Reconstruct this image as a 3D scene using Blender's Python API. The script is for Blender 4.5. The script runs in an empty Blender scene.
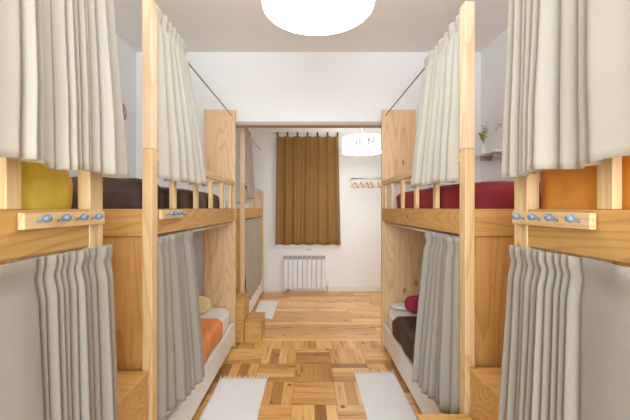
import bpy, bmesh, math, random
from mathutils import Vector, Matrix, noise
PI = math.pi
SC = bpy.context.scene
COL = SC.collection
random.seed(7)

# ------------------------------------------------------------------ camera, world, light, exposure
CAMZ, F = 1.5, 340.0
cam_d = bpy.data.cameras.new('camera')
cam_d.sensor_width = 36.0
cam_d.lens = F / 630.0 * 36.0
cam_d.shift_x = 6.5 / 630.0
cam_d.shift_y = -2.0 / 630.0
cam_d.clip_start = 0.02
cam = bpy.data.objects.new('camera', cam_d)
COL.objects.link(cam)
cam.location = (0, 0, CAMZ)
cam.rotation_euler = (PI / 2, 0, 0)
SC.camera = cam

world = bpy.data.worlds.new('world')
SC.world = world
world.use_nodes = True
world.node_tree.nodes['Background'].inputs[0].default_value = (0.82, 0.88, 1.0, 1)
world.node_tree.nodes['Background'].inputs[1].default_value = 1.2

def area(name, loc, rot, sx, sy, power, col):
    d = bpy.data.lights.new(name, 'AREA')
    d.shape = 'RECTANGLE'
    d.size, d.size_y, d.energy, d.color = sx, sy, power, col
    o = bpy.data.objects.new(name, d)
    COL.objects.link(o)
    o.location = loc
    o.rotation_euler = rot
    return o
# added fill light behind the camera, just inside the invented wall opening
area('rear_fill', (0, -2.42, 1.75), (PI / 2, 0, 0), 2.6, 1.9, 190, (0.81, 0.92, 1.0))
LAMP_NEAR = 9.0
LAMP_FAR = 16.5
SC.view_settings.view_transform = 'Standard'
SC.view_settings.look = 'None'
SC.view_settings.gamma = 1.0
SC.view_settings.use_curve_mapping = False
SC.view_settings.exposure = 0.10
SC.cycles.max_bounces = 10
SC.cycles.diffuse_bounces = 6
SC.cycles.sample_clamp_indirect = 6.0

# ------------------------------------------------------------------ materials
def mat(name):
    m = bpy.data.materials.new(name)
    m.use_nodes = True
    nt = m.node_tree
    return m, nt, nt.nodes['Principled BSDF']

def N(nt, typ, **kw):
    n = nt.nodes.new(typ)
    for k, v in kw.items():
        setattr(n, k, v)
    return n

def math_node(nt, op, a, b=None):
    n = N(nt, 'ShaderNodeMath', operation=op)
    for i, v in enumerate((a, b)):
        if v is None:
            continue
        if isinstance(v, (int, float)):
            n.inputs[i].default_value = v
        else:
            nt.links.new(v, n.inputs[i])
    return n.outputs[0]

def ramp(nt, fac, stops):
    r = N(nt, 'ShaderNodeValToRGB')
    e = r.color_ramp.elements
    while len(e) < len(stops):
        e.new(0.5)
    for i, (p, c) in enumerate(stops):
        e[i].position = p
        e[i].color = (*c, 1)
    nt.links.new(fac, r.inputs[0])
    return r.outputs[0]

def bump(nt, bs, h, strength, dist=0.01):
    b = N(nt, 'ShaderNodeBump')
    b.inputs['Strength'].default_value = strength
    b.inputs['Distance'].default_value = dist
    nt.links.new(h, b.inputs['Height'])
    nt.links.new(b.outputs[0], bs.inputs['Normal'])

def plain(name, col, rough=0.6, metal=0.0, var=0.04, scale=6.0, bumpy=0.0, sheen=0.0):
    m, nt, bs = mat(name)
    tc = N(nt, 'ShaderNodeTexCoord')
    nz = N(nt, 'ShaderNodeTexNoise')
    nz.inputs['Scale'].default_value = scale
    nz.inputs['Detail'].default_value = 3
    nt.links.new(tc.outputs['Object'], nz.inputs['Vector'])
    lo = tuple(max(0, c * (1 - var)) for c in col)
    hi = tuple(min(1, c * (1 + var)) for c in col)
    c = ramp(nt, nz.outputs['Fac'], [(0.3, lo), (0.7, hi)])
    nt.links.new(c, bs.inputs['Base Color'])
    bs.inputs['Roughness'].default_value = rough
    bs.inputs['Metallic'].default_value = metal
    if sheen:
        bs.inputs['Sheen Weight'].default_value = sheen
    if bumpy:
        bump(nt, bs, nz.outputs['Fac'], bumpy)
    return m

def wood(name, axis, light, dark, rings=9.0, knots=True, rough=0.5):
    """plain-sawn pine: contour lines of a stretched noise give cathedral grain"""
    m, nt, bs = mat(name)
    tc = N(nt, 'ShaderNodeTexCoord')
    oi = N(nt, 'ShaderNodeObjectInfo')
    off = N(nt, 'ShaderNodeVectorMath', operation='SCALE')
    off.inputs[0].default_value = (3.1, 7.7, 5.3)
    nt.links.new(oi.outputs['Random'], off.inputs['Scale'])
    add = N(nt, 'ShaderNodeVectorMath', operation='ADD')
    nt.links.new(tc.outputs['Object'], add.inputs[0])
    nt.links.new(off.outputs[0], add.inputs[1])
    mp = N(nt, 'ShaderNodeMapping')
    s = [4.5, 4.5, 4.5]
    s[axis] = 0.55
    mp.inputs['Scale'].default_value = s
    nt.links.new(add.outputs[0], mp.inputs['Vector'])
    n1 = N(nt, 'ShaderNodeTexNoise')
    n1.inputs['Scale'].default_value = 1.0
    n1.inputs['Detail'].default_value = 1.5
    n1.inputs['Distortion'].default_value = 0.25
    nt.links.new(mp.outputs[0], n1.inputs['Vector'])
    r = math_node(nt, 'FRACT', math_node(nt, 'MULTIPLY', n1.outputs['Fac'], rings * 2))
    mp2 = N(nt, 'ShaderNodeMapping')
    s2 = [60, 60, 60]
    s2[axis] = 2.0
    mp2.inputs['Scale'].default_value = s2
    nt.links.new(add.outputs[0], mp2.inputs['Vector'])
    n2 = N(nt, 'ShaderNodeTexNoise')
    n2.inputs['Scale'].default_value = 1.0
    n2.inputs['Detail'].default_value = 3
    nt.links.new(mp2.outputs[0], n2.inputs['Vector'])
    mid = tuple((a * 0.55 + b * 0.45) for a, b in zip(light, dark))
    c1 = ramp(nt, r, [(0.0, light), (0.55, light), (0.88, mid), (0.97, mid), (1.0, light)])
    c2 = ramp(nt, n2.outputs['Fac'], [(0.35, (0.86, 0.84, 0.80)), (0.65, (1, 1, 1))])
    mx = N(nt, 'ShaderNodeMix', data_type='RGBA', blend_type='MULTIPLY')
    mx.inputs[0].default_value = 0.7
    nt.links.new(c1, mx.inputs[6])
    nt.links.new(c2, mx.inputs[7])
    outc = mx.outputs[2]
    if knots:
        mp3 = N(nt, 'ShaderNodeMapping')
        s3 = [5, 5, 5]
        s3[axis] = 2.2
        mp3.inputs['Scale'].default_value = s3
        nt.links.new(add.outputs[0], mp3.inputs['Vector'])
        v = N(nt, 'ShaderNodeTexVoronoi')
        v.inputs['Scale'].default_value = 1.0
        nt.links.new(mp3.outputs[0], v.inputs['Vector'])
        k = ramp(nt, v.outputs['Distance'], [(0.0, (1, 1, 1)), (0.05, (1, 1, 1)), (0.11, (0, 0, 0))])
        mk = N(nt, 'ShaderNodeMix', data_type='RGBA')
        nt.links.new(k, mk.inputs[0])
        nt.links.new(outc, mk.inputs[6])
        mk.inputs[7].default_value = (dark[0] * 0.6, dark[1] * 0.5, dark[2] * 0.45, 1)
        outc = mk.outputs[2]
    nt.links.new(outc, bs.inputs['Base Color'])
    bs.inputs['Roughness'].default_value = rough
    bump(nt, bs, n2.outputs['Fac'], 0.08, 0.002)
    return m

def linen(name, col, weave=420.0, blotch=0.06):
    m, nt, bs = mat(name)
    tc = N(nt, 'ShaderNodeTexCoord')
    n1 = N(nt, 'ShaderNodeTexNoise')
    n1.inputs['Scale'].default_value = weave
    n1.inputs['Detail'].default_value = 2
    nt.links.new(tc.outputs['Object'], n1.inputs['Vector'])
    n2 = N(nt, 'ShaderNodeTexNoise')
    n2.inputs['Scale'].default_value = 7.0
    n2.inputs['Detail'].default_value = 4
    nt.links.new(tc.outputs['Object'], n2.inputs['Vector'])
    ad = math_node(nt, 'ADD', math_node(nt, 'MULTIPLY', n1.outputs['Fac'], 0.6), math_node(nt, 'MULTIPLY', n2.outputs['Fac'], 0.4))
    c = ramp(nt, ad, [(0.3, tuple(x * (1 - blotch) for x in col)), (0.7, tuple(min(1, x * (1 + blotch)) for x in col))])
    nt.links.new(c, bs.inputs['Base Color'])
    bs.inputs['Roughness'].default_value = 0.92
    bs.inputs['Sheen Weight'].default_value = 0.15
    bump(nt, bs, n1.outputs['Fac'], 0.25, 0.0015)
    return m

PL, PD = (0.78, 0.56, 0.30), (0.56, 0.32, 0.12)      # pale sanded pine
OL, OD = (0.66, 0.375, 0.12), (0.42, 0.195, 0.045)      # honey-coloured pine
pine = [wood('pine_%s' % 'xyz'[a], a, PL, PD) for a in range(3)]
honey = [wood('honey_pine_%s' % 'xyz'[a], a, OL, OD) for a in range(3)]
pink_pine = wood('flat_pine_panel', 2, (0.83, 0.57, 0.33), (0.62, 0.36, 0.15), rings=7)
M = {
    'wall': plain('white_wall_paint', (0.82, 0.815, 0.81), 0.85, var=0.012, scale=2.5),
    'wall_far': plain('warm_white_wall_paint', (0.87, 0.86, 0.83), 0.85, var=0.012, scale=2.5),
    'ceil': plain('ceiling_paint', (0.86, 0.82, 0.77), 0.9, var=0.01, scale=2),
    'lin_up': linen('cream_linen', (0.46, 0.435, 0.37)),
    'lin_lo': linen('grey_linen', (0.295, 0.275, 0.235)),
    'lin_far': linen('brown_grey_linen', (0.36, 0.30, 0.24)),
    'mustard': linen('mustard_cloth', (0.27, 0.14, 0.035), 300, 0.10),
    'sheet': plain('white_sheet', (0.80, 0.78, 0.76), 0.85, scale=12, var=0.03, bumpy=0.15),
    'base': plain('white_bed_base', (0.80, 0.77, 0.73), 0.6, scale=5, var=0.02),
    'yellow': plain('yellow_satin', (0.86, 0.64, 0.06), 0.38, scale=9, var=0.12, bumpy=0.3),
    'paleyellow': plain('pale_yellow_cotton', (0.80, 0.66, 0.32), 0.7, scale=9, var=0.06),
    'orange': plain('orange_satin', (0.88, 0.37, 0.05), 0.45, scale=8, var=0.12, bumpy=0.3),
    'orange2': plain('orange_wool', (0.78, 0.27, 0.07), 0.8, scale=10, var=0.08, bumpy=0.3),
    'red': plain('crimson_cotton', (0.27, 0.012, 0.025), 0.7, scale=8, var=0.15, bumpy=0.3),
    'redp': plain('magenta_red_cotton', (0.36, 0.015, 0.055), 0.7, scale=8, var=0.15),
    'brown': plain('dark_brown_cotton', (0.060, 0.024, 0.017), 0.6, scale=9, var=0.2, bumpy=0.3),
    'steel': plain('brushed_steel', (0.55, 0.54, 0.53), 0.35, metal=0.9, scale=30),
    'white_rod': plain('white_enamel_rod', (0.82, 0.80, 0.77), 0.4, scale=20),
    'dark_rod': plain('dull_metal_rod', (0.36, 0.31, 0.27), 0.45, metal=0.5, scale=20),
    'peg': plain('blue_glazed_peg', (0.19, 0.28, 0.40), 0.25, metal=0.2, scale=40, var=0.25),
    'radiator': plain('white_radiator_enamel', (0.80, 0.80, 0.80), 0.35, scale=4, var=0.01),
    'grille': plain('grey_radiator_grille', (0.30, 0.30, 0.31), 0.5, scale=20),
    'white_wood': plain('white_painted_wood', (0.80, 0.79, 0.77), 0.5, scale=8, var=0.02),
    'rug': linen('white_cotton_rug', (0.80, 0.80, 0.79), 160, 0.05),
    'beam': plain('brown_painted_beam', (0.50, 0.39, 0.32), 0.6, scale=8, var=0.05),
    'ink': plain('grey_ink', (0.32, 0.32, 0.31), 0.8),
    'paper': plain('white_paper', (0.80, 0.79, 0.77), 0.8, var=0.02),
    'leaf': plain('yellow_green_leaf', (0.32, 0.33, 0.05), 0.6, scale=30, var=0.4),
    'ceramic': plain('white_ceramic', (0.75, 0.73, 0.71), 0.2, scale=10),
    'maroon': plain('maroon_lacquer', (0.28, 0.02, 0.03), 0.35, scale=25, var=0.3),
    'black': plain('black_plastic', (0.03, 0.03, 0.03), 0.4),
    'hanger': wood('hanger_wood', 0, (0.70, 0.42, 0.18), (0.5, 0.26, 0.1), knots=False),
    'tiebrown': plain('brown_curtain_tab', (0.11, 0.055, 0.03), 0.9, scale=30),
}

def lamp_mat(name, strength, col):
    m, nt, bs = mat(name)
    tc = N(nt, 'ShaderNodeTexCoord')
    nz = N(nt, 'ShaderNodeTexNoise')
    nz.inputs['Scale'].default_value = 60
    nt.links.new(tc.outputs['Object'], nz.inputs['Vector'])
    c = ramp(nt, nz.outputs['Fac'], [(0.3, tuple(x * 0.96 for x in col)), (0.7, col)])
    nt.links.new(c, bs.inputs['Emission Color'])
    bs.inputs['Emission Strength'].default_value = strength
    bs.inputs['Base Color'].default_value = (0.85, 0.85, 0.85, 1)
    return m
M['lamp_near'] = lamp_mat('lit_paper_shade', LAMP_NEAR, (0.89, 0.96, 1.0))
M['lamp_far'] = lamp_mat('lit_paper_shade_warm', LAMP_FAR, (0.95, 0.98, 1.0))
M['side_near'] = lamp_mat('lit_paper_drum', 2.4, (0.94, 0.97, 1.0))
M['side_far'] = lamp_mat('lit_paper_drum_warm', 1.35, (0.98, 0.98, 0.96))
M['lamp_ink'] = lamp_mat('lit_paper_with_ink', 0.22, (0.95, 0.93, 0.88))
M['lamp_ink'].node_tree.nodes['Principled BSDF'].inputs['Base Color'].default_value = (0.12, 0.12, 0.11, 1)

def floor_mat():
    """mosaic parquet squares up to y=SPLIT, a border course, then long planks across the room"""
    m, nt, bs = mat('parquet_and_planks')
    L = nt.links
    geo = N(nt, 'ShaderNodeNewGeometry')
    sp = N(nt, 'ShaderNodeSeparateXYZ')
    L.new(geo.outputs['Position'], sp.inputs[0])
    X, Y = sp.outputs[0], sp.outputs[1]
    T = 0.343
    u = math_node(nt, 'DIVIDE', math_node(nt, 'ADD', X, 0.126 + T * 20), T)
    v = math_node(nt, 'DIVIDE', math_node(nt, 'SUBTRACT', 3.62 + T * 20, Y), T)
    iu, iv = math_node(nt, 'FLOOR', u), math_node(nt, 'FLOOR', v)
    fu, fv = math_node(nt, 'FRACT', u), math_node(nt, 'FRACT', v)
    par = math_node(nt, 'MODULO', math_node(nt, 'ADD', iu, iv), 2.0)  # 0: strips lie across (along x)
    K = 4.0
    def mixf(f, a, b):
        n = N(nt, 'ShaderNodeMix', data_type='FLOAT')
        L.new(f, n.inputs[0])
        for i, q in ((2, a), (3, b)):
            if isinstance(q, (int, float)):
                n.inputs[i].default_value = q
            else:
                L.new(q, n.inputs[i])
        return n.outputs[0]
    st = math_node(nt, 'MULTIPLY', mixf(par, fv, fu), K)
    along = mixf(par, fu, fv)
    ist, fst = math_node(nt, 'FLOOR', st), math_node(nt, 'FRACT', st)
    # planks
    P = 0.115
    pv = math_node(nt, 'DIVIDE', Y, P)
    ipv, fpv = math_node(nt, 'FLOOR', pv), math_node(nt, 'FRACT', pv)
    wn0 = N(nt, 'ShaderNodeTexWhiteNoise', noise_dimensions='1D')
    L.new(ipv, wn0.inputs['W'])
    pu = math_node(nt, 'ADD', math_node(nt, 'DIVIDE', X, 1.9), math_node(nt, 'MULTIPLY', wn0.outputs['Value'], 3.0))
    ipu, fpu = math_node(nt, 'FLOOR', pu), math_node(nt, 'FRACT', pu)
    # border course of short strips
    bu = math_node(nt, 'DIVIDE', X, 0.085)
    ibu, fbu = math_node(nt, 'FLOOR', bu), math_node(nt, 'FRACT', bu)
    is_plank = math_node(nt, 'GREATER_THAN', Y, 3.84)
    is_border = math_node(nt, 'MULTIPLY', math_node(nt, 'GREATER_THAN', Y, 3.62), math_node(nt, 'LESS_THAN', Y, 3.84))
    def comb(a, b, c):
        n = N(nt, 'ShaderNodeCombineXYZ')
        for i, q in enumerate((a, b, c)):
            if isinstance(q, (int, float)):
                n.inputs[i].default_value = q
            else:
                L.new(q, n.inputs[i])
        return n.outputs[0]
    idm = comb(iu, iv, ist)
    idp = comb(ipu, ipv, 51.0)
    idb = comb(ibu, 3.0, 77.0)
    def mixv(f, a, b):
        n = N(nt, 'ShaderNodeMix', data_type='VECTOR')
        L.new(f, n.inputs[0])
        L.new(a, n.inputs[4])
        L.new(b, n.inputs[5])
        return n.outputs[1]
    ident = mixv(is_plank, mixv(is_border, idm, idb), idp)
    wn = N(nt, 'ShaderNodeTexWhiteNoise', noise_dimensions='3D')
    L.new(ident, wn.inputs['Vector'])
    # joints
    def edge(f, w):   # 1 near 0 or 1
        d = math_node(nt, 'MINIMUM', f, math_node(nt, 'SUBTRACT', 1.0, f))
        return math_node(nt, 'LESS_THAN', d, w)
    jm = math_node(nt, 'MAXIMUM', edge(fst, 0.018), edge(along, 0.008))
    jp = math_node(nt, 'MAXIMUM', edge(fpv, 0.02), edge(fpu, 0.0012))
    jb = edge(fbu, 0.02)
    joint = mixf(is_plank, mixf(is_border, jm, jb), jp)
    # grain coordinates: stretch along the strip
    strip_x = math_node(nt, 'SUBTRACT', 1.0, par)
    sx = mixf(is_plank, mixf(is_border, strip_x, 0.0), 1.0)
    gx = math_node(nt, 'MULTIPLY', X, mixf(sx, 42.0, 3.0))
    gy = math_node(nt, 'MULTIPLY', Y, mixf(sx, 3.0, 42.0))
    gv = comb(gx, gy, math_node(nt, 'MULTIPLY', wn.outputs['Value'], 40.0))
    g1 = N(nt, 'ShaderNodeTexNoise')
    g1.inputs['Scale'].default_value = 1.0
    g1.inputs['Detail'].default_value = 3
    g1.inputs['Distortion'].default_value = 0.6
    L.new(gv, g1.inputs['Vector'])
    base = ramp(nt, wn.outputs['Value'], [(0.0, (0.30, 0.125, 0.03)), (0.18, (0.56, 0.27, 0.07)), (0.5, (0.78, 0.41, 0.125)), (0.85, (0.88, 0.54, 0.21)), (1.0, (0.42, 0.19, 0.05))])
    basep = ramp(nt, wn.outputs['Value'], [(0.0, (0.62, 0.31, 0.095)), (0.5, (0.86, 0.47, 0.165)), (1.0, (0.93, 0.58, 0.24))])
    mb = N(nt, 'ShaderNodeMix', data_type='RGBA')
    L.new(is_plank, mb.inputs[0]); L.new(base, mb.inputs[6]); L.new(basep, mb.inputs[7])
    gr = ramp(nt, g1.outputs['Fac'], [(0.30, (0.66, 0.58, 0.50)), (0.52, (1, 1, 1)), (0.7, (1.0, 1.0, 1.0))])
    mg = N(nt, 'ShaderNodeMix', data_type='RGBA', blend_type='MULTIPLY')
    mg.inputs[0].default_value = 0.85
    L.new(mb.outputs[2], mg.inputs[6]); L.new(gr, mg.inputs[7])
    # knots
    vk = N(nt, 'ShaderNodeTexVoronoi')
    vk.inputs['Scale'].default_value = 4.3
    L.new(geo.outputs['Position'], vk.inputs['Vector'])
    k = ramp(nt, vk.outputs['Distance'], [(0.0, (1, 1, 1)), (0.05, (0.9, 0.9, 0.9)), (0.12, (0, 0, 0))])
    mk = N(nt, 'ShaderNodeMix', data_type='RGBA')
    L.new(k, mk.inputs[0]); L.new(mg.outputs[2], mk.inputs[6])
    mk.inputs[7].default_value = (0.10, 0.04, 0.015, 1)
    mj = N(nt, 'ShaderNodeMix', data_type='RGBA')
    jf = math_node(nt, 'MULTIPLY', joint, 0.6)
    L.new(jf, mj.inputs[0]); L.new(mk.outputs[2], mj.inputs[6])
    mj.inputs[7].default_value = (0.16, 0.07, 0.02, 1)
    L.new(mj.outputs[2], bs.inputs['Base Color'])
    rr = N(nt, 'ShaderNodeMapRange')
    L.new(g1.outputs['Fac'], rr.inputs[0])
    rr.inputs[3].default_value = 0.22
    rr.inputs[4].default_value = 0.38
    L.new(rr.outputs[0], bs.inputs['Roughness'])
    bump(nt, bs, math_node(nt, 'SUBTRACT', 1.0, joint), 0.25, 0.002)
    return m
M['floor'] = floor_mat()

# ------------------------------------------------------------------ helpers
def link(name, me, m, parent=None, smooth=False):
    o = bpy.data.objects.new(name, me)
    COL.objects.link(o)
    if m is not None:
        me.materials.append(m)
    if smooth:
        for p in me.polygons:
            p.use_smooth = True
    if parent is not None:
        o.parent = parent
        r = parent
        off = Vector((0, 0, 0))
        while r is not None:
            off += r.location
            r = r.parent
        me.transform(Matrix.Translation(-off))
    return o

def obj(name, bm, m, parent=None, smooth=False, bevel=0.0, segs=2):
    me = bpy.data.meshes.new(name)
    bm.to_mesh(me)
    bm.free()
    o = link(name, me, m, parent, smooth)
    if parent is None:
        # origin at the middle of the base
        vs = [v.co for v in me.vertices]
        c = Vector(((min(v.x for v in vs) + max(v.x for v in vs)) / 2, (min(v.y for v in vs) + max(v.y for v in vs)) / 2, min(v.z for v in vs)))
        me.transform(Matrix.Translation(-c))
        o.location = c
    if bevel:
        b = o.modifiers.new('bevel', 'BEVEL')
        b.width = bevel
        b.segments = segs
        b.limit_method = 'ANGLE'
    return o

def thing(name, label, cat, loc, group=None):
    o = bpy.data.objects.new(name, None)
    COL.objects.link(o)
    o.empty_display_size = 0.1
    o.location = loc
    return tag(o, label, cat, group)

def tag(o, label, cat, group=None):
    o['label'] = label
    o['category'] = cat
    if group:
        o['group'] = group
    return o

def struct(name, bm, m, parent=None):
    o = obj(name, bm, m, parent)
    if parent is None:
        o['kind'] = 'structure'
    return o

def box(bm, x0, x1, y0, y1, z0, z1):
    x0, x1 = min(x0, x1), max(x0, x1)
    y0, y1 = min(y0, y1), max(y0, y1)
    vs = [bm.verts.new(p) for p in ((x0, y0, z0), (x1, y0, z0), (x1, y1, z0), (x0, y1, z0), (x0, y0, z1), (x1, y0, z1), (x1, y1, z1), (x0, y1, z1))]
    for f in ((0, 3, 2, 1), (4, 5, 6, 7), (0, 1, 5, 4), (1, 2, 6, 5), (2, 3, 7, 6), (3, 0, 4, 7)):
        bm.faces.new([vs[i] for i in f])
    return bm

def B(*a):
    return box(bmesh.new(), *a)

def tube(bm, pts, r, seg=12, caps=True):
    pts = [Vector(p) for p in pts]
    rs = r if isinstance(r, (list, tuple)) else [r] * len(pts)
    rings = []
    up = None
    for i, p in enumerate(pts):
        d = (pts[min(i + 1, len(pts) - 1)] - pts[max(i - 1, 0)]).normalized()
        if up is None:
            up = Vector((0, 0, 1)) if abs(d.z) < 0.9 else Vector((1, 0, 0))
        a = d.cross(up).normalized()
        b = a.cross(d).normalized()
        up = b
        rings.append([bm.verts.new(p + (a * math.cos(t) + b * math.sin(t)) * rs[i]) for t in [2 * PI * k / seg for k in range(seg)]])
    for i in range(len(rings) - 1):
        for k in range(seg):
            bm.faces.new((rings[i][k], rings[i][(k + 1) % seg], rings[i + 1][(k + 1) % seg], rings[i + 1][k]))
    if caps:
        bm.faces.new(rings[0][::-1])
        bm.faces.new(rings[-1])
    bmesh.ops.recalc_face_normals(bm, faces=bm.faces[:])
    return bm

def lathe(bm, c, prof, seg=32, axis='z'):
    c = Vector(c)
    rings = []
    for r, z in prof:
        ring = []
        for k in range(seg):
            t = 2 * PI * k / seg
            p = Vector((r * math.cos(t), r * math.sin(t), z))
            if axis == 'x':
                p = Vector((p.z, p.x, p.y))
            if axis == 'y':
                p = Vector((p.x, p.z, p.y))
            ring.append(bm.verts.new(c + p))
        rings.append(ring)
    for i in range(len(rings) - 1):
        for k in range(seg):
            bm.faces.new((rings[i][k], rings[i][(k + 1) % seg], rings[i + 1][(k + 1) % seg], rings[i + 1][k]))
    if prof[0][0] > 1e-6:
        bm.faces.new(rings[0][::-1])
    if prof[-1][0] > 1e-6:
        bm.faces.new(rings[-1])
    bmesh.ops.remove_doubles(bm, verts=bm.verts[:], dist=1e-6)
    bmesh.ops.recalc_face_normals(bm, faces=bm.faces[:])
    return bm

def cushion(x0, x1, y0, y1, z0, z1, ex=4.0, crease=0.006, n=18, seed=0, freq=7.0):
    """soft stuffed box: a cube mapped to a superellipsoid, wrinkled a little"""
    bm = bmesh.new()
    bmesh.ops.create_cube(bm, size=2.0)
    bmesh.ops.subdivide_edges(bm, edges=bm.edges[:], cuts=n, use_grid_fill=True)
    c = Vector(((x0 + x1) / 2, (y0 + y1) / 2, (z0 + z1) / 2))
    h = Vector((abs(x1 - x0) / 2, (y1 - y0) / 2, (z1 - z0) / 2))
    for v in bm.verts:
        p = v.co
        l = (abs(p.x) ** ex + abs(p.y) ** ex + abs(p.z) ** ex) ** (1 / ex)
        q = p / l
        w = Vector((q.x * h.x, q.y * h.y, q.z * h.z))
        nz = noise.noise((w + c) * freq + Vector((seed, 0, 0))) + 0.5 * noise.noise((w + c) * freq * 2.3 + Vector((0, seed, 0)))
        v.co = c + w * (1 - 0.0) + q.normalized() * nz * crease
    return bm

def wobble(bm, amt, freq, seed=0):
    for v in bm.verts:
        v.co += Vector((noise.noise(v.co * freq + Vector((seed, 0, 0))), noise.noise(v.co * freq + Vector((0, seed, 9))), noise.noise(v.co * freq + Vector((5, 0, seed))))) * amt

def px_y(px, X=0.76):
    """distance along the corridor at which the plane x = +-X crosses a picture column"""
    return F * X / abs(px - 308.5)

# ------------------------------------------------------------------ room shell
WX = 1.9          # side walls
CZ = 3.22         # ceiling
YB, YH0, YH1, YE = -2.5, 3.75, 3.87, 6.14
struct('floor', B(-WX - .1, WX + .1, YB - .1, YE + .1, -0.08, 0), M['floor'])
struct('ceiling', B(-WX - .1, WX + .1, YB - .1, YE + .1, CZ, CZ + 0.1), M['ceil'])
struct('wall_left', B(-WX - .1, -WX, YB, YE, 0, CZ), M['wall'])
struct('wall_right', B(WX, WX + .1, YB, YE, 0, CZ), M['wall'])
bm = bmesh.new()
box(bm, -WX, -0.825, YH0, YH1, 0, CZ)
box(bm, 0.825, WX, YH0, YH1, 0, CZ)
box(bm, -0.825, 0.825, YH0, YH1, 2.45, CZ)
struct('wall_partition', bm, M['wall'])
struct('trim_1', B(-0.825, 0.825, YH0 - 0.012, YH1 + 0.012, 2.412, 2.45), M['beam'])
struct('wall_back', B(-WX, WX, YE, YE + .1, 0, CZ), M['wall_far'])
struct('baseboard_back', B(-WX, WX, YE - .015, YE, 0, 0.085), M['white_wood'])
# unseen wall behind the camera; its opening is invented to let light in
bm = bmesh.new()
box(bm, -WX, -1.35, YB - .1, YB, 0, CZ)
box(bm, 1.35, WX, YB - .1, YB, 0, CZ)
box(bm, -1.35, 1.35, YB - .1, YB, 0, 0.75)
box(bm, -1.35, 1.35, YB - .1, YB, 2.75, CZ)
struct('wall_rear', bm, M['wall'])
# window behind the mustard curtain: frame and sill on the back wall
wn = struct('window_1', B(-0.52, 0.46, YE - 0.012, YE, 0.90, 2.68), M['white_wood'])
obj('window_sill', B(-0.56, 0.58, YE - 0.05, YE, 0.835, 0.865), M['white_wood'], wn, bevel=0.004)
obj('window_pane', B(-0.46, -0.05, YE - 0.018, YE - 0.012, 0.96, 2.62), plain('window_glass', (0.5, 0.55, 0.6), 0.1), wn)
obj('window_pane', B(0.0, 0.40, YE - 0.018, YE - 0.012, 0.96, 2.62), plain('window_glass', (0.5, 0.55, 0.6), 0.1), wn)

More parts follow.
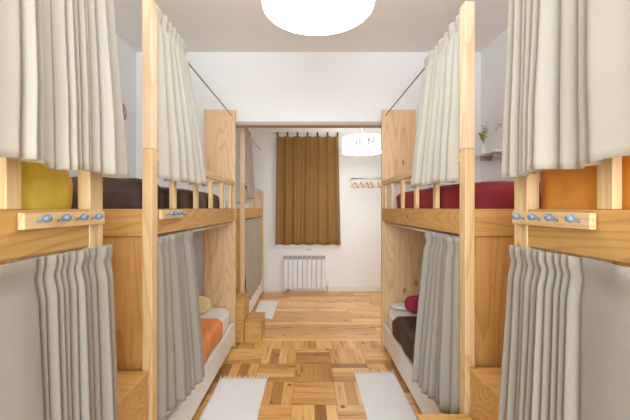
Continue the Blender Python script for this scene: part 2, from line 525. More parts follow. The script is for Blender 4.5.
# ------------------------------------------------------------------ bunk beds
FX = 0.79         # corridor face
BX = 1.86         # wall side
def bunk(s, y0, y1, label, near_post=True, near_top=2.56, guard=(), rail_from=None, pegs=None, panel_w=0.335,
         low_w=0.34, pw=0.05, base_z=0.27, posts=None, skirt=True, near_end=True, rod_out=False, tall_panel=True):
    t = thing('bunk_bed', label, 'bunk bed', (s * 1.3, (y0 + y1) / 2, 0), 'pine bunk beds along the corridor')
    def P(name, bm, m, bev=0.003, par=t, **k):
        return obj(name, bm, m, par, bevel=bev, **k)
    pl = 0.065 if posts is None else posts
    # near corner post in two lengths of timber: honey below, pale above
    P('post', B(s * FX, s * (FX + pw), y0, y0 + pl, 0, 1.80), pine[2])
    P('post_extension', B(s * FX, s * (FX + pw), y0, y0 + pl, 1.801, near_top), wood('pale_post', 2, (0.86, 0.67, 0.47), (0.68, 0.45, 0.25), rings=5, knots=False))
    # far post slim
    P('post', B(s * FX, s * (FX + 0.03), y1 - 0.045, y1, 0, 1.78), pine[2])
    # long side board of the upper bed and the near end board
    P('side_board', B(s * (FX + 0.003), s * (FX + 0.028), y0 + pl + .001, y1 - .046, 1.362, 1.495), honey[1])
    if near_end:
        P('end_board', B(s * (FX + pw + .001), s * BX, y0 + .015, y0 + .04, 1.355, 1.495), honey[0])
        P('end_panel', B(s * (FX + pw + .001), s * BX, y0 + .03, y0 + .05, 0.02, 1.353), honey[2])
    # platform
    P('bed_platform', B(s * (FX + .03), s * BX, y0 + .07, y1 - .05, 1.37, 1.40), pine[1])
    # far end: lower panel and tall privacy panel, both facing along the corridor
    P('end_panel', B(s * (FX + .031), s * (FX + low_w), y1 - .04, y1 - .012, 0.02, 1.369), pink_pine)
    if tall_panel:
        P('privacy_panel', B(s * FX, s * (FX + panel_w), y1 - .04, y1 - .012, 1.782, 2.56), pink_pine)
    P('end_board', B(s * (FX + .031), s * BX, y1 - .04, y1 - .012, 1.37, 1.495), pine[0])
    # guard rail and slats
    if guard:
        P('guard_rail', B(s * FX, s * (FX + .03), y0 + pl + .001, y1 - .046, 1.742, 1.79), pine[1])
        for gy in guard:
            P('guard_slat', B(s * (FX + .002), s * (FX + .028), gy - .025, gy + .025, 1.496, 1.741), pine[2])
    # curtain rods
    ru, rl = (FX + .04, FX + .042) if not rod_out else (FX + .012, FX - .012)
    bm = tube(bmesh.new(), [(s * ru, y0 + pl * .5, 2.50), (s * ru, y1 - .041, 2.50)], 0.006)
    P('upper_curtain_rod', bm, M['dark_rod'], 0, smooth=True)
    bm = tube(bmesh.new(), [(s * rl, y0 + .051, 1.335), (s * rl, y1 - .041, 1.335)], 0.008)
    P('lower_curtain_rod', bm, M['white_rod'], 0, smooth=True)
    # white base of the lower bed
    P('bed_base', B(s * (FX + .008), s * (FX + .05), y0 + pl + .002, y1 - .046, 0.05, base_z), M['base'], 0.012, segs=3)
    P('bed_slab', B(s * (FX + .051), s * BX, y0 + .06, y1 - .05, 0.05, 0.20), M['base'], 0.004)
    if pegs:
        ya, yb, pys = pegs
        r = P('peg_rail', B(s * (FX - .021), s * (FX - .001), ya, yb, 1.44, 1.487), pine[1], 0.003)
        for py in pys:
            bm = bmesh.new()
            x = s * (FX - .021)
            prof = [(0.0, 0.0), (0.0045, 0.0), (0.0035, 0.006), (0.0035, 0.012), (0.006, 0.016), (0.010, 0.021), (0.0122, 0.028), (0.0105, 0.035), (0.006, 0.039), (0.0, 0.040)]
            lathe(bm, (x, py, 1.462), [(rr, -s * zz) for rr, zz in prof], 14, 'x')
            bmesh.ops.rotate(bm, cent=(x, py, 1.462), matrix=Matrix.Rotation(s * 0.30, 3, 'Y'), verts=bm.verts[:])
            obj('peg', bm, M['peg'], r, smooth=True)
    return t

PEGS = [0.966, 1.044, 1.126, 1.205]
PEGS_R = [0.965, 1.05, 1.130, 1.215]
L1 = bunk(-1, -0.70, 1.307, 'nearest left pine bunk bed with a yellow pillow on its upper bed', guard=(0.915, 0.5, 0.1, -0.3), pegs=(0.92, 1.285, PEGS), posts=0.075, rod_out=True)
R1 = bunk(1, -0.70, 1.307, 'nearest right pine bunk bed with orange bedding on its upper bed', guard=(0.91, 0.5, 0.1, -0.3), pegs=(0.93, 1.285, PEGS_R), posts=0.075, rod_out=True)
L2 = bunk(-1, 1.716, 3.70, 'middle left pine bunk bed with dark brown bedding above and orange blanket below', guard=(2.02, 2.43, 2.80, 3.16, 3.50), pegs=(1.79, 2.09, [1.84, 1.90, 1.96, 2.03]))
R2 = bunk(1, 1.716, 3.70, 'middle right pine bunk bed with crimson bedding above and brown blanket below', near_top=2.545, guard=(2.14, 2.53, 2.90, 3.27, 3.56), panel_w=0.37, low_w=0.55)
L3 = bunk(-1, 4.17, 5.95, 'farthest pine bunk bed beyond the wall opening, next to the back wall', guard=(4.75, 5.05, 5.35, 5.65), tall_panel=False)
# the far post of the nearest bunks is a broad timber in the photo
for s, t in ((-1, L1), (1, R1)):
    obj('post', B(s * (FX - .0005), s * (FX + .045), 1.229, 1.262, 0, 1.78), pine[2], t, bevel=0.003)

# ------------------------------------------------------------------ bedding
def bed_item(name, bm, m, label, cat, group=None, smooth=True):
    return tag(obj(name, bm, m, None, smooth), label, cat, group)

for s, y0, y1, lab in ((-1, 1.80, 3.64, 'white sheeted mattress under the orange blanket'), (1, 1.80, 3.64, 'white sheeted mattress under the dark brown blanket'),
                       (-1, -0.6, 1.20, 'white mattress behind the nearest left lower curtain'), (1, -0.6, 1.20, 'white mattress behind the nearest right lower curtain')):
    bed_item('mattress', cushion(s * (FX + .012), s * (BX - .02), y0, y1, 0.272 if False else 0.275, 0.46, ex=9, crease=0.004, seed=s * 3 + y0), M['sheet'], lab, 'mattress', 'lower bed mattresses')
bed_item('mattress', cushion(-(FX + .012), -(BX - .02), 4.26, 5.88, 0.275, 0.44, ex=9, crease=0.003), M['sheet'], 'white mattress of the farthest bunk by the back wall', 'mattress', 'lower bed mattresses')

def blanket(name, s, y0, y1, ztop, drop, xin, xout, m, label, seed):
    """cloth laid over the mattress, rounding down its corridor edge"""
    bm = bmesh.new()
    prof = []
    r = 0.06
    for i in range(12):
        prof.append((xin + (xout + r - xin) * i / 12.0, ztop))
    for i in range(9):
        a = PI / 2 * i / 8
        prof.append((xout + r - r * math.sin(a), ztop - r + r * math.cos(a)))
    for i in range(1, 5):
        prof.append((xout, ztop - r - (drop - r) * i / 4.0))
    ny = 40
    rows = []
    for j in range(ny + 1):
        y = y0 + (y1 - y0) * j / ny
        row = []
        for i, (x, z) in enumerate(prof):
            yy = y
            if j == ny:
                yy = y + 0.01 * math.sin(i * 0.7)
            w = noise.noise(Vector((x * 5, yy * 4, z * 5 + seed))) * 0.010
            ox = 0.006 * math.sin(yy * 17 + seed) if i > 18 else 0
            row.append(bm.verts.new((s * (x - ox), yy, z + abs(w) + .002)))
        rows.append(row)
    for j in range(ny):
        for i in range(len(prof) - 1):
            bm.faces.new((rows[j][i], rows[j + 1][i], rows[j + 1][i + 1], rows[j][i + 1]))
    bmesh.ops.recalc_face_normals(bm, faces=bm.faces[:])
    o = obj(name, bm, m, None, True)
    sd = o.modifiers.new('thickness', 'SOLIDIFY')
    sd.thickness = 0.008
    sd.offset = 0
    return tag(o, label, 'blanket')
blanket('blanket', -1, 2.2, 3.14, 0.472, 0.15, BX - .1, FX + .004, M['orange2'], 'orange blanket across the left lower bed, behind the grey curtain', 1)
blanket('blanket', 1, 2.1, 3.20, 0.472, 0.16, BX - .1, FX + .004, M['brown'], 'dark brown blanket across the right lower bed', 5)
def leaning_pillow(s, x, y, w, h, th, m, label, tilt=0.35):
    bm = cushion(-w / 2, w / 2, -th / 2, th / 2, 0, h, ex=3.2, crease=0.006, seed=x)
    bmesh.ops.transform(bm, matrix=Matrix.Translation((x, y, 0.465)) @ Matrix.Rotation(-tilt, 4, 'X'), verts=bm.verts[:])
    return bed_item('pillow', bm, m, label, 'pillow', 'pillows')
leaning_pillow(-1, -1.19, 3.30, 0.46, 0.18, 0.09, M['paleyellow'], 'pale yellow pillow at the head of the left lower bed')
leaning_pillow(1, 1.20, 3.32, 0.50, 0.18, 0.10, M['redp'], 'magenta red pillow standing on the right lower bed')
bed_item('pillow', cushion(0.86, 1.36, 3.42, 3.62, 0.462, 0.51, ex=3.5, seed=4), M['sheet'], 'flat white pillow behind the magenta pillow, against the headboard', 'pillow', 'pillows')

# upper beds
bed_item('duvet', cushion(FX + .035, BX - .02, 1.80, 3.42, 1.405, 1.655, ex=7, crease=0.010, seed=2), M['red'], 'crimson duvet on the upper bed of the middle right bunk', 'duvet', 'duvets')
bed_item('duvet', cushion(-(FX + .035), -(BX - .02), 2.12, 3.32, 1.405, 1.64, ex=7, crease=0.010, seed=3), M['brown'], 'dark brown duvet on the upper bed behind the left guard slats', 'duvet', 'duvets')
bm = cushion(-(FX + .06), -(FX + .76), 1.80, 2.10, 1.405, 1.675, ex=3.6, crease=0.012, seed=8, freq=11)
bed_item('pillow', bm, M['brown'], 'dark brown wrinkled pillow in the gap between the left bunks', 'pillow', 'pillows')
bed_item('pillow', cushion(-(FX + .05), -(FX + .5), 3.34, 3.60, 1.405, 1.62, ex=3.2, crease=0.008, seed=9), M['sheet'], 'white pillow at the far end of the left upper bed', 'pillow', 'pillows')
bed_item('pillow', cushion(-(FX + .048), -(FX + .52), 0.66, 1.29, 1.405, 1.69, ex=5, crease=0.016, seed=11), M['yellow'], 'glossy yellow pillow above the left peg rail', 'pillow', 'pillows')
bed_item('duvet', cushion(FX + .045, BX - .03, -0.5, 1.30, 1.405, 1.70, ex=16, crease=0.018, seed=13), M['orange'], 'orange quilted duvet above the right peg rail', 'duvet', 'duvets')
bed_item('duvet', cushion(-(FX + .04), -(BX - .03), 4.27, 5.86, 1.405, 1.58, ex=6, crease=0.01, seed=15), M['sheet'], 'white duvet on the upper bed of the farthest bunk', 'duvet', 'duvets')

# ------------------------------------------------------------------ bunk curtains
def curtain(label, s, bounds, zt, zb, xt, xb, m, group, bfar=None, amp=0.5, amax=0.04, top_s=0.6, seed=0, flat=(), ytilt=0.0, name='bunk_curtain', ease=1.0, lift=0.0, curl=None, xnear=None):
    """pleated cloth hung along y: bounds = groove positions at the hem (near to far).
       bfar = positions of the same grooves at the rod."""
    rnd = random.Random(seed)
    bounds = list(bounds)
    top = list(bfar) if bfar else list(bounds)
    if bounds[0] > bounds[-1]:
        bounds.reverse(); top.reverse()
    n = len(bounds) - 1
    K, NV = 10, 34
    amps = [rnd.uniform(0.75, 1.2) for _ in range(n)]
    depth = [rnd.uniform(0.3, 1.0) for _ in range(n + 1)]
    tilts = [rnd.uniform(-0.75, 0.6) for _ in range(n)]
    drift = [rnd.uniform(-0.006, 0.006) for _ in range(n + 1)]
    bm = bmesh.new()
    grid = []
    for j in range(NV + 1):
        v = j / NV
        z = zt + (zb - zt) * v
        row = []
        for i in range(n):
            kk = K * 3 if i in flat else K
            for k in range(kk + (1 if i == n - 1 else 0)):
                t = k / kk
                a0, a1 = bounds[i], bounds[i + 1]
                b0, b1 = top[i], top[i + 1]
                d0 = drift[i] * math.sin(v * 3 + i); d1 = drift[i + 1] * math.sin(v * 3 + i + 1)
                y = (b0 + (b1 - b0) * t) * (1 - v) + (a0 + (a1 - a0) * t) * v + d0 * (1 - t) + d1 * t
                w = abs(a1 - a0)
                A = min(amax, amp * w) * amps[i] * 1.0 * (top_s + (1 - top_s) * min(1, v * 1.3))
                zz = zt - z
                tape = math.exp(-((zz - 0.07) / 0.018) ** 2)
                A *= 1 - 0.30 * tape
                if i in flat:
                    sh = min(1.0, (min(t, 1 - t) * w / 0.02)) ** 0.5
                    off = A * sh * (0.75 + 0.25 * math.sin(t * 6 + seed))
                else:
                    sh = abs(math.sin(PI * t)) ** 0.62
                    off = A * sh * (1 + tilts[i] * (t - 0.5) * 2)
                dj = depth[i] * (1 - t) + depth[i + 1] * t
                q = ((i + t) / n)
                xbb = xb if xnear is None else xnear + (xb - xnear) * min(1, q * 1.6)
                X = xt + (xbb - xt) * (v ** ease) - off * (1 - 0.35 * (1 - dj))
                X += 0.005 * tape + 0.004 * noise.noise(Vector((y * 8, z * 2.2, seed)))
                hem = 0.0012 if (z - zb) < 0.05 else 0.0
                zz2 = z + lift * (t * 0 + 1) * v * 0 + 0.006 * math.sin(y * 23 + seed) * v
                # slight sag between hooks at the top edge
                if v < 0.05:
                    zz2 -= 0.006 * (1 - sh if i not in flat else 0.0)
                if curl is not None:
                    # corner of the cloth folding over towards the corridor
                    yc, rc = curl
                    dd = max(0.0, 1 - math.hypot(y - yc, (z - zt)) / rc)
                    X -= 0.025 * dd ** 1.5
                row.append(bm.verts.new((s * (X - hem), y, zz2)))
        grid.append(row)
    for j in range(NV):
        for i in range(len(grid[0]) - 1):
            bm.faces.new((grid[j][i], grid[j + 1][i], grid[j + 1][i + 1], grid[j][i + 1]))
    o = obj(name, bm, m, None, True)
    sd = o.modifiers.new('thickness', 'SOLIDIFY')
    sd.thickness = 0.0035
    sd.offset = 1.0 if s > 0 else -1.0
    return tag(o, label, 'curtain', group)

UP, LO = 'cream curtains of the upper beds', 'grey curtains of the lower beds'
b = [0.45] + [px_y(p, 0.72) for p in (-60, 18, 31, 57, 65, 73, 79, 86, 92, 100, 108, 128)]
tp = [0.45] + [px_y(p, 0.79) for p in (-60, 18, 31, 50, 58, 65, 71, 77, 84, 91, 98, 108)]
curtain('cream linen curtain hanging in front of the yellow pillow', -1, b, 2.49, 1.617, 0.80, 0.742, M['lin_up'], UP, bfar=tp, seed=1, flat=(0, 1, 3), amp=1.7, amax=0.055)
b = [0.45] + [px_y(p, 0.74) for p in (700, 591, 575, 557, 542, 535, 528, 520, 512, 502)]
tp = [0.45] + [px_y(p, 0.79) for p in (700, 591, 577, 562, 548, 541, 534, 527, 519, 510)]
curtain('cream linen curtain hanging in front of the orange duvet', 1, b, 2.49, 1.615, 0.80, 0.765, M['lin_up'], UP, bfar=tp, seed=2, flat=(0, 1), amp=1.7, amax=0.055)
b = [0.35] + [px_y(p, 0.75) for p in (-75, 40, 47, 55, 61, 68, 75, 82, 90, 97, 103, 112)]
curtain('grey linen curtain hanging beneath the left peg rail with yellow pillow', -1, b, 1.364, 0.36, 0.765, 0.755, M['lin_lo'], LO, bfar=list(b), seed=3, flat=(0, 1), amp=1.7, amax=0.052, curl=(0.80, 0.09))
b = [0.35] + [px_y(p, 0.74) for p in (700, 580, 570, 561, 552, 545, 538, 531, 525, 518, 511, 502)]
tp = [0.35] + [px_y(p, 0.76) for p in (700, 580, 571, 563, 556, 549, 543, 537, 531, 525, 519, 513)]
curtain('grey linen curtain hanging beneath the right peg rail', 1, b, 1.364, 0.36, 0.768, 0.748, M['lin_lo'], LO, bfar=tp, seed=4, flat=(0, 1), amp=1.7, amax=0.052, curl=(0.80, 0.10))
# middle bunks, drawn to their near ends
def even(a, b, n, seed, j=0.33):
    r = random.Random(seed)
    st = (b - a) / n
    return [a + st * i + (r.uniform(-j, j) * st if 0 < i < n else 0) for i in range(n + 1)]
curtain('cream linen curtain bunched beside the tall left post', -1, even(1.79, 2.42, 7, 5), 2.57, 1.655, 0.83, 0.755, M['lin_up'], UP, bfar=even(1.79, 2.27, 7, 6), seed=5, amp=1.1, amax=.06, xnear=0.815)
curtain('cream linen curtain bunched beside the tall right post', 1, even(1.79, 2.38, 7, 7), 2.53, 1.645, 0.83, 0.755, M['lin_up'], UP, bfar=even(1.79, 2.38, 7, 8), seed=6, amp=1.1, amax=.06, xnear=0.815)
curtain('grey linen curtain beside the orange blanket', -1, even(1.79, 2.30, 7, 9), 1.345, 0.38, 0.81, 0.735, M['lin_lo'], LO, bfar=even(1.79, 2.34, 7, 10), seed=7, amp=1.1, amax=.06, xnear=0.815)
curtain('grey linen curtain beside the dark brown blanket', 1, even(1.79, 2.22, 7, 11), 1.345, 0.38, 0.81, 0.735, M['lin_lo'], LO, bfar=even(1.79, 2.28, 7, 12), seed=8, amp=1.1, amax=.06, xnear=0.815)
curtain('narrow brown grey curtain on the upper bed of the farthest bunk', -1, even(4.24, 4.70, 5, 13), 2.52, 1.62, 0.80, 0.765, M['lin_far'], 'curtains of the farthest bunk', seed=9)
curtain('narrow brown grey curtain closing the lower bed of the farthest bunk', -1, even(4.24, 5.35, 10, 14), 1.345, 0.33, 0.80, 0.775, M['lin_far'], 'curtains of the farthest bunk', seed=10)

# ------------------------------------------------------------------ bunk steps
def steps(s, y0, y1, boxes, label):
    t = thing('bunk_steps', label, 'steps', (s * 0.9, (y0 + y1) / 2, 0), 'pine box steps between bunks')
    for xa, xb, z in boxes:
        if s < 0 and y0 > 3 and xb > 0.82:
            y0 = 3.875
        obj('riser_box', B(s * (xa + .006), s * (xb - .0), y0 + .006, y1 - .004, 0, z - .026), honey[0], t, bevel=0.002)
        obj('tread', B(s * xa, s * xb, y0, y1, z - .025, z), honey[0], t, bevel=0.003)
    return t
steps(-1, 1.315, 1.71, [(0.80, 1.10, 0.68), (1.102, 1.40, 0.92), (1.402, 1.85, 1.16)], 'pine box steps in the gap between the left bunks')
steps(1, 1.315, 1.71, [(0.545, 0.805, 0.465), (0.807, 1.10, 0.70), (1.102, 1.40, 0.92), (1.402, 1.85, 1.16)], 'pine box steps between the right bunks, lowest tread in the corridor')
steps(-1, 3.79, 4.15, [(0.524, 0.715, 0.232), (0.717, 0.82, 0.47), (0.822, 1.05, 0.47), (1.052, 1.35, 0.72), (1.352, 1.86, 0.96)], 'pine box steps beyond the wall opening, in front of the farthest bunk')

# ------------------------------------------------------------------ lanterns
def lantern(x, y, z, R, H, m, side, label, ink=False):
    t = thing('ceiling_lantern', label, 'lamp', (x, y, z), 'white paper ceiling lanterns')
    prof = [(R * .985, -H), (R * .995, -H + .002), (R, -H + .012), (R, 0.0), (R, H - .012), (R * .995, H - .002), (R * .985, H)]
    bm = bmesh.new()
    rings = [[bm.verts.new((x + rr * math.cos(2 * PI * k / 64), y + rr * math.sin(2 * PI * k / 64), z + zz)) for k in range(64)] for rr, zz in prof]
    for i in range(len(rings) - 1):
        for k in range(64):
            bm.faces.new((rings[i][k], rings[i][(k + 1) % 64], rings[i + 1][(k + 1) % 64], rings[i + 1][k]))
    sh = obj('lamp_shade', bm, side, t, smooth=True)
    for q in (-1, 1):
        bm = lathe(bmesh.new(), (x, y, z), [(0.0, q * (H + .003)), (R * .6, q * (H + .002)), (R * .984, q * H), (R * .984, q * (H - .004)), (0.0, q * (H - .004))], 64)
        obj('diffuser', bm, m, t, smooth=False)
    bm = tube(bmesh.new(), [(x, y, z + H + .001), (x, y, CZ - .03)], 0.006)
    obj('cord', bm, M['white_rod'], t)
    bm = lathe(bmesh.new(), (x, y, CZ - .035), [(0.03, 0), (0.055, 0.012), (0.06, 0.034)], 24)
    obj('ceiling_rose', bm, M['white_rod'], t, smooth=True)
    if ink:
        # grey pen drawing printed on the shade, two groups of strokes
        strokes = [[[(-.17, -.02), (-.15, .02), (-.13, -.01)], [(-.145, .035), (-.12, .02)], [(-.11, .03), (-.095, -.03)], [(-.13, -.03), (-.08, -.035), (-.045, -.028)],
                    [(-.09, .028), (-.05, .032)], [(-.045, .03), (-.055, -.01), (-.04, -.03)], [(-.075, .0), (-.05, .005)]],
                   [[(.06, .05), (.065, -.03)], [(.045, .02), (.08, .03)], [(.085, .06), (.08, -.005)], [(.06, -.03), (.10, -.04), (.15, -.038)], [(.105, .03), (.13, .04)], [(.14, .065), (.145, -.005)], [(.10, .0), (.14, .0)]]]
        for grp in strokes:
            bm = bmesh.new()
            for st in grp:
                pts = []
                for u, w in st:
                    a = u / R - 0.06
                    pts.append((x + math.sin(a) * (R + .001), y - math.cos(a) * (R + .001), z + w))
                tube(bm, pts, 0.0075, 6)
            obj('ink_drawing', bm, M['lamp_ink'], sh)
    return t
lantern(0.052, 1.84, 2.695, 0.302, 0.11, M['lamp_near'], M['side_near'], 'large white glowing lantern at the top of the corridor')
lantern(0.785, 5.0, 2.425, 0.29, 0.11, M['lamp_far'], M['side_far'], 'glowing white lantern with grey pen drawing beyond the wall opening', ink=True)

# ------------------------------------------------------------------ far room furnishings
# mustard window curtain with tabs
def window_curtain():
    t = thing('window_curtain', 'mustard brown tab top curtain covering the window of the back wall', 'curtain', (-0.03, YE - 0.06, 0.86))
    bm = bmesh.new()
    x0, x1, z0, z1 = -0.565, 0.53, 0.845, 2.80
    nu, nv = 130, 30
    rows = []
    for j in range(nv + 1):
        v = j / nv
        row = []
        for i in range(nu + 1):
            u = i / nu
            x = (x0 + (x1 - x0) * u) + 0.02 * math.sin(u * 9) * v - 0.02 * v * (1 - u) + 0.035 * v * u
            k = u * 6
            fr = k - math.floor(k)
            scal = 0.035 * math.sin(PI * fr) * (1 - v) ** 6
            w = 0.018 * math.sin(u * 40 + 1.5 * math.sin(u * 7) + v * 0.8) + 0.008 * math.sin(u * 93 + v)
            z = z1 + (z0 - z1) * v - scal + 0.008 * math.sin(u * 31) * v
            row.append(bm.verts.new((x, YE - 0.075 - w * (0.5 + 0.5 * v), z)))
        rows.append(row)
    for j in range(nv):
        for i in range(nu):
            bm.faces.new((rows[j][i], rows[j][i + 1], rows[j + 1][i + 1], rows[j + 1][i]))
    bmesh.ops.recalc_face_normals(bm, faces=bm.faces[:])
    c = obj('curtain_cloth', bm, M['mustard'], t, True)
    sd = c.modifiers.new('thickness', 'SOLIDIFY')
    sd.thickness = 0.003
    for k in range(7):
        x = x0 + 0.012 + (x1 - x0 - 0.024) * k / 6
        bm = B(x - .016, x + .016, YE - .085, YE - .073, 2.775, 2.852)
        obj('curtain_tab', bm, M['tiebrown'], t, bevel=.002)
    return t
window_curtain()
t = thing('window_curtain_rod', 'thin white curtain rod above the mustard curtain', 'curtain rod', (0, YE - .06, 2.84))
obj('rod', tube(bmesh.new(), [(-0.64, YE - .065, 2.842), (0.60, YE - .065, 2.842)], .008), M['white_rod'], t, True)
for x in (-.62, .58):
    obj('bracket', B(x - .008, x + .008, YE - .065, YE, 2.832, 2.852), M['white_rod'], t)

# radiator
def radiator():
    x0, n, w = -0.445, 9, 0.0835
    t = thing('radiator', 'white ribbed radiator on the back wall under the window', 'radiator', (x0 + n * w / 2, YE - .07, 0.0))
    for k in range(n):
        xa = x0 + k * w
        obj('radiator_section', B(xa + .003, xa + w - .003, YE - .115, YE - .035, 0.065, 0.60), M['radiator'], t, bevel=.010, segs=3)
        bm = bmesh.new()
        for q in range(3):
            box(bm, xa + .008 + q * .024, xa + .026 + q * .024, YE - .119, YE - .04, .590, .652)
        obj('top_grille', bm, M['grille'], t)
        obj('section_head', B(xa + .003, xa + w - .003, YE - .110, YE - .042, 0.596, 0.655), M['radiator'], t, bevel=.005)
    bm = tube(bmesh.new(), [(x0 + n * w - .01, YE - .075, .10), (x0 + n * w + .035, YE - .075, .10), (x0 + n * w + .035, YE - .075, .0)], .009)
    obj('pipe', bm, M['steel'], t, True)
    bm = lathe(bmesh.new(), (x0 + n * w + .035, YE - .075, .11), [(.012, 0), (.018, .01), (.020, .05), (.016, .075), (0, .078)], 16)
    obj('thermostat_valve', bm, M['white_rod'], t, True)
    bm = tube(bmesh.new(), [(x0 + .09, YE - .075, .07), (x0 + .09, YE - .075, .0)], .009)
    obj('pipe', bm, M['steel'], t, True)
    bm = lathe(bmesh.new(), (x0 + .09, YE - .085, .035), [(0, -.03), (.018, -.028), (.020, .0), (.018, .028), (0, .03)], 14, 'x')
    obj('lock_valve', bm, M['steel'], t, True)
    for x in (x0 + .12, x0 + n * w - .12):
        obj('wall_bracket', B(x - .01, x + .01, YE - .036, YE - .004, .5, .53), M['steel'], t)
radiator()
tag(obj('wall_label', B(-.07, .07, YE - .003, YE, .735, .775), M['paper']), 'small white notice on the wall above the radiator', 'notice')
for z, a, c in ((.762, -.02, .03), (.752, -.05, .055)):
    o = obj('printed_line', B(a, c, YE - .004, YE - .003, z - .003, z + .002), M['ink'], bpy.data.objects['wall_label'])

# clothes rail with hangers on the back wall
RY, RZ = YE - 0.30, 2.005
t = thing('clothes_rail', 'short steel clothes rail with wooden hangers at the right of the window', 'clothes rail', (1.0, RY, RZ))
obj('rail', tube(bmesh.new(), [(0.735, RY, RZ), (1.55, RY, RZ)], .012), M['steel'], t, True)
for x in (0.755, 1.50):
    obj('rail_arm', tube(bmesh.new(), [(x, RY, RZ), (x, YE - .01, RZ)], .009), M['white_rod'], t, True)
    obj('wall_plate', lathe(bmesh.new(), (x, YE - .012, RZ), [(.0, 0), (.03, 0), (.03, .011), (0, .0115)], 18, 'y'), M['white_rod'], t)
HL = ['leftmost wooden coat hanger on the steel rail', 'second wooden coat hanger from the left on the steel rail', 'middle wooden coat hanger on the steel rail',
      'second wooden coat hanger from the right on the steel rail', 'rightmost wooden coat hanger on the steel rail']
def hanger():
    t = thing('coat_hanger', HL[0], 'coat hanger', (0, 0, 0), 'wooden coat hangers on the rail')
    pts = []
    bm = bmesh.new()
    for i in range(-8, 9):
        u = i / 8
        pts.append((u * .20, 0, -.065 - .085 * abs(u) ** 1.2))
    tube(bm, pts, [.008 + .004 * (1 - abs(i / 8)) for i in range(-8, 9)], 8)
    a = obj('hanger_arms', bm, M['hanger'], t, True)
    obj('trouser_bar', tube(bmesh.new(), [(-.185, 0, -.146), (.185, 0, -.146)], .006, 8), M['hanger'], t, True)
    hk = [(0, 0, -.06), (0, 0, -.025)] + [(.017 * math.cos(q), 0, .001 + .017 * math.sin(q)) for q in [PI * (-.35 + .15 * k) for k in range(10)]]
    hk = [(0, 0, -.06), (0, 0, -.035), (.012, 0, -.015), (.018, 0, .0), (.012, 0, .013), (0, 0, .018), (-.012, 0, .013), (-.018, 0, 0)]
    obj('hook', tube(bmesh.new(), hk, .003, 8), M['steel'], t, True)
    return t
h0 = hanger()
for k, (x, rz) in enumerate(((0.80, 1.12), (0.90, 1.2), (1.0, 1.1), (1.075, 1.15), (1.19, 1.15))):
    if k == 0:
        h = h0
    else:
        h = h0.copy()
        COL.objects.link(h)
        for ch in list(h0.children):
            c = ch.copy()
            COL.objects.link(c)
            c.parent = h
        h['label'] = HL[k]
    h.location = (x, RY, RZ - .003)
    h.rotation_euler = (0, 0, rz)


# ------------------------------------------------------------------ rugs
def rug(x0, x1, y0, y1, label, fringe_far=True, seed=0):
    t = thing('cotton_rug', label, 'rug', ((x0 + x1) / 2, (y0 + y1) / 2, 0), 'white cotton rugs')
    bm = bmesh.new()
    nu, nv = 24, 40
    top = []
    for j in range(nv + 1):
        row = []
        for i in range(nu + 1):
            x = x0 + (x1 - x0) * i / nu
            y = y0 + (y1 - y0) * j / nv
            ed = .006 * noise.noise(Vector((0, y * 9, seed)))
            if i in (0, nu):
                x += ed
            z = .007 + .0012 * math.sin(y * 260) + .002 * noise.noise(Vector((x * 12, y * 12, seed)))
            row.append(bm.verts.new((x, y, z)))
        top.append(row)
    for j in range(nv):
        for i in range(nu):
            bm.faces.new((top[j][i], top[j][i + 1], top[j + 1][i + 1], top[j + 1][i]))
    o = obj('rug_weave', bm, M['rug'], t, True)
    sd = o.modifiers.new('thickness', 'SOLIDIFY')
    sd.thickness = .005
    sd.offset = -1
    for ye, sg in ((y1, 1), (y0, -1)):
        bm = bmesh.new()
        n = int((x1 - x0) / .022)
        r = random.Random(seed)
        for k in range(n + 1):
            x = x0 + .003 + (x1 - x0 - .006) * k / n
            a = r.uniform(-.010, .010)
            tube(bm, [(x, ye - sg * .004, .006), (x + a * .5, ye + sg * .014, .0045), (x + a, ye + sg * r.uniform(.035, .055), .006)], [.005, .005, .004], 6)
        f = obj('fringe', bm, M['rug'], t, True)
        f['kind'] = 'stuff'
    return t
rug(-0.775, -0.362, 1.95, 2.985, 'white woven rug with fringe beside the orange blanket bed', seed=1)
rug(0.415, 0.775, 1.98, 3.08, 'white woven rug with fringe beside the brown blanket bed', seed=2)
rug(-0.775, -0.49, 4.60, 5.45, 'small white rug beside the farthest bunk', seed=3)

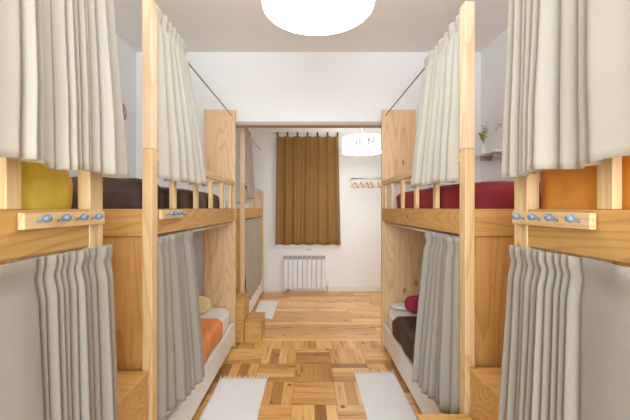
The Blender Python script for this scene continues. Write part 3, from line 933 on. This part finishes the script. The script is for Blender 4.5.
# ------------------------------------------------------------------ things on the side walls
t = thing('wall_shelf', 'small pale shelf on the right wall above the crimson duvet', 'shelf', (WX - .07, 3.42, 2.04))
obj('shelf_board', B(WX - .14, WX, 3.22, 3.62, 2.035, 2.053), M['white_wood'], t, bevel=.002)
for y in (3.30, 3.54):
    obj('shelf_bracket', B(WX - .11, WX, y - .008, y + .008, 1.99, 2.034), M['beam'], t, bevel=.002)
t = thing('bud_vase', 'white bud vase with yellow green sprigs on the wall shelf', 'vase', (WX - .07, 3.56, 2.053))
obj('vase_body', lathe(bmesh.new(), (WX - .07, 3.56, 2.0535), [(.0, 0), (.022, 0), (.030, .02), (.032, .05), (.018, .085), (.012, .11), (.015, .12)], 24), M['ceramic'], t, True)
r = random.Random(4)
bmS, bmL = bmesh.new(), bmesh.new()
for k in range(11):
    a, q = r.uniform(0, 2 * PI), r.uniform(.02, .085)
    tip = Vector((WX - .085 + math.cos(a) * q * .7, 3.56 + math.sin(a) * q, 2.22 + r.uniform(.0, .16)))
    base = Vector((WX - .07, 3.56, 2.17))
    mid = (tip + base) / 2 + Vector((0, 0, .02))
    tube(bmS, [base, mid, tip], .0018, 5)
    for q2 in range(5):
        c = mid.lerp(tip, .2 + .2 * q2)
        d = Vector((r.uniform(-1, 1), r.uniform(-1, 1), r.uniform(-.2, 1))).normalized()
        sd_ = d.cross(Vector((0, 0, 1))).normalized()
        vs = [bmL.verts.new(p) for p in (c, c + d * .018 + sd_ * .010, c + d * .04 + Vector((0, 0, .004)), c + d * .018 - sd_ * .010)]
        bmL.faces.new(vs)
obj('stem', bmS, M['leaf'], t)
lf = obj('foliage', bmL, M['leaf'], t)
sd = lf.modifiers.new('thickness', 'SOLIDIFY')
sd.thickness = .001
t = thing('little_dish', 'small glazed dish beside the bud vase on the wall shelf', 'dish', (WX - .07, 3.36, 2.0535))
obj('dish_bowl', lathe(bmesh.new(), (WX - .07, 3.36, 2.0535), [(0, 0), (.025, 0), (.042, .022), (.039, .023), (.022, .006), (0, .006)], 24), M['ceramic'], t, True)
obj('dish_foot_ring', lathe(bmesh.new(), (WX - .07, 3.36, 2.0545), [(.026, 0), (.028, .003), (.026, .004)], 24), M['dark_rod'], t, True)
t = thing('wall_drawing', 'white paper with small grey drawings taped above the wall shelf', 'drawing', (WX - .002, 3.37, 2.28))
obj('paper_sheet', B(WX - .003, WX, 3.22, 3.47, 2.24, 2.385), M['paper'], t)
bm = bmesh.new()
r = random.Random(9)
for cy, cz, rr in ((3.25, 2.325, .022), (3.29, 2.335, .018), (3.34, 2.31, .020), (3.38, 2.325, .014), (3.43, 2.30, .012)):
    pts = [(WX - .0045, cy + rr * math.cos(a) * (1 + .3 * math.sin(a * 2)), cz + rr * math.sin(a)) for a in [2 * PI * k / 14 for k in range(13)]]
    tube(bm, pts, .0022, 5)
obj('pen_drawing', bm, M['ink'], t)
t = thing('round_wall_ornament', 'round maroon ornament on the left wall between curtain and post', 'wall ornament', (-WX, 3.45, 2.48))
obj('disc', lathe(bmesh.new(), (-WX, 3.45, 2.48), [(0, 0), (.085, 0), (.088, .006), (.080, .014), (.0, .018)], 32, 'x'), M['maroon'], t, True)
bm = bmesh.new()
for rr in (.03, .055):
    tube(bm, [(-WX + .018, 3.45 + rr * math.cos(a), 2.48 + rr * math.sin(a)) for a in [2 * PI * k / 20 for k in range(21)]], .004, 6)
obj('ring_pattern', bm, M['white_wood'], t)
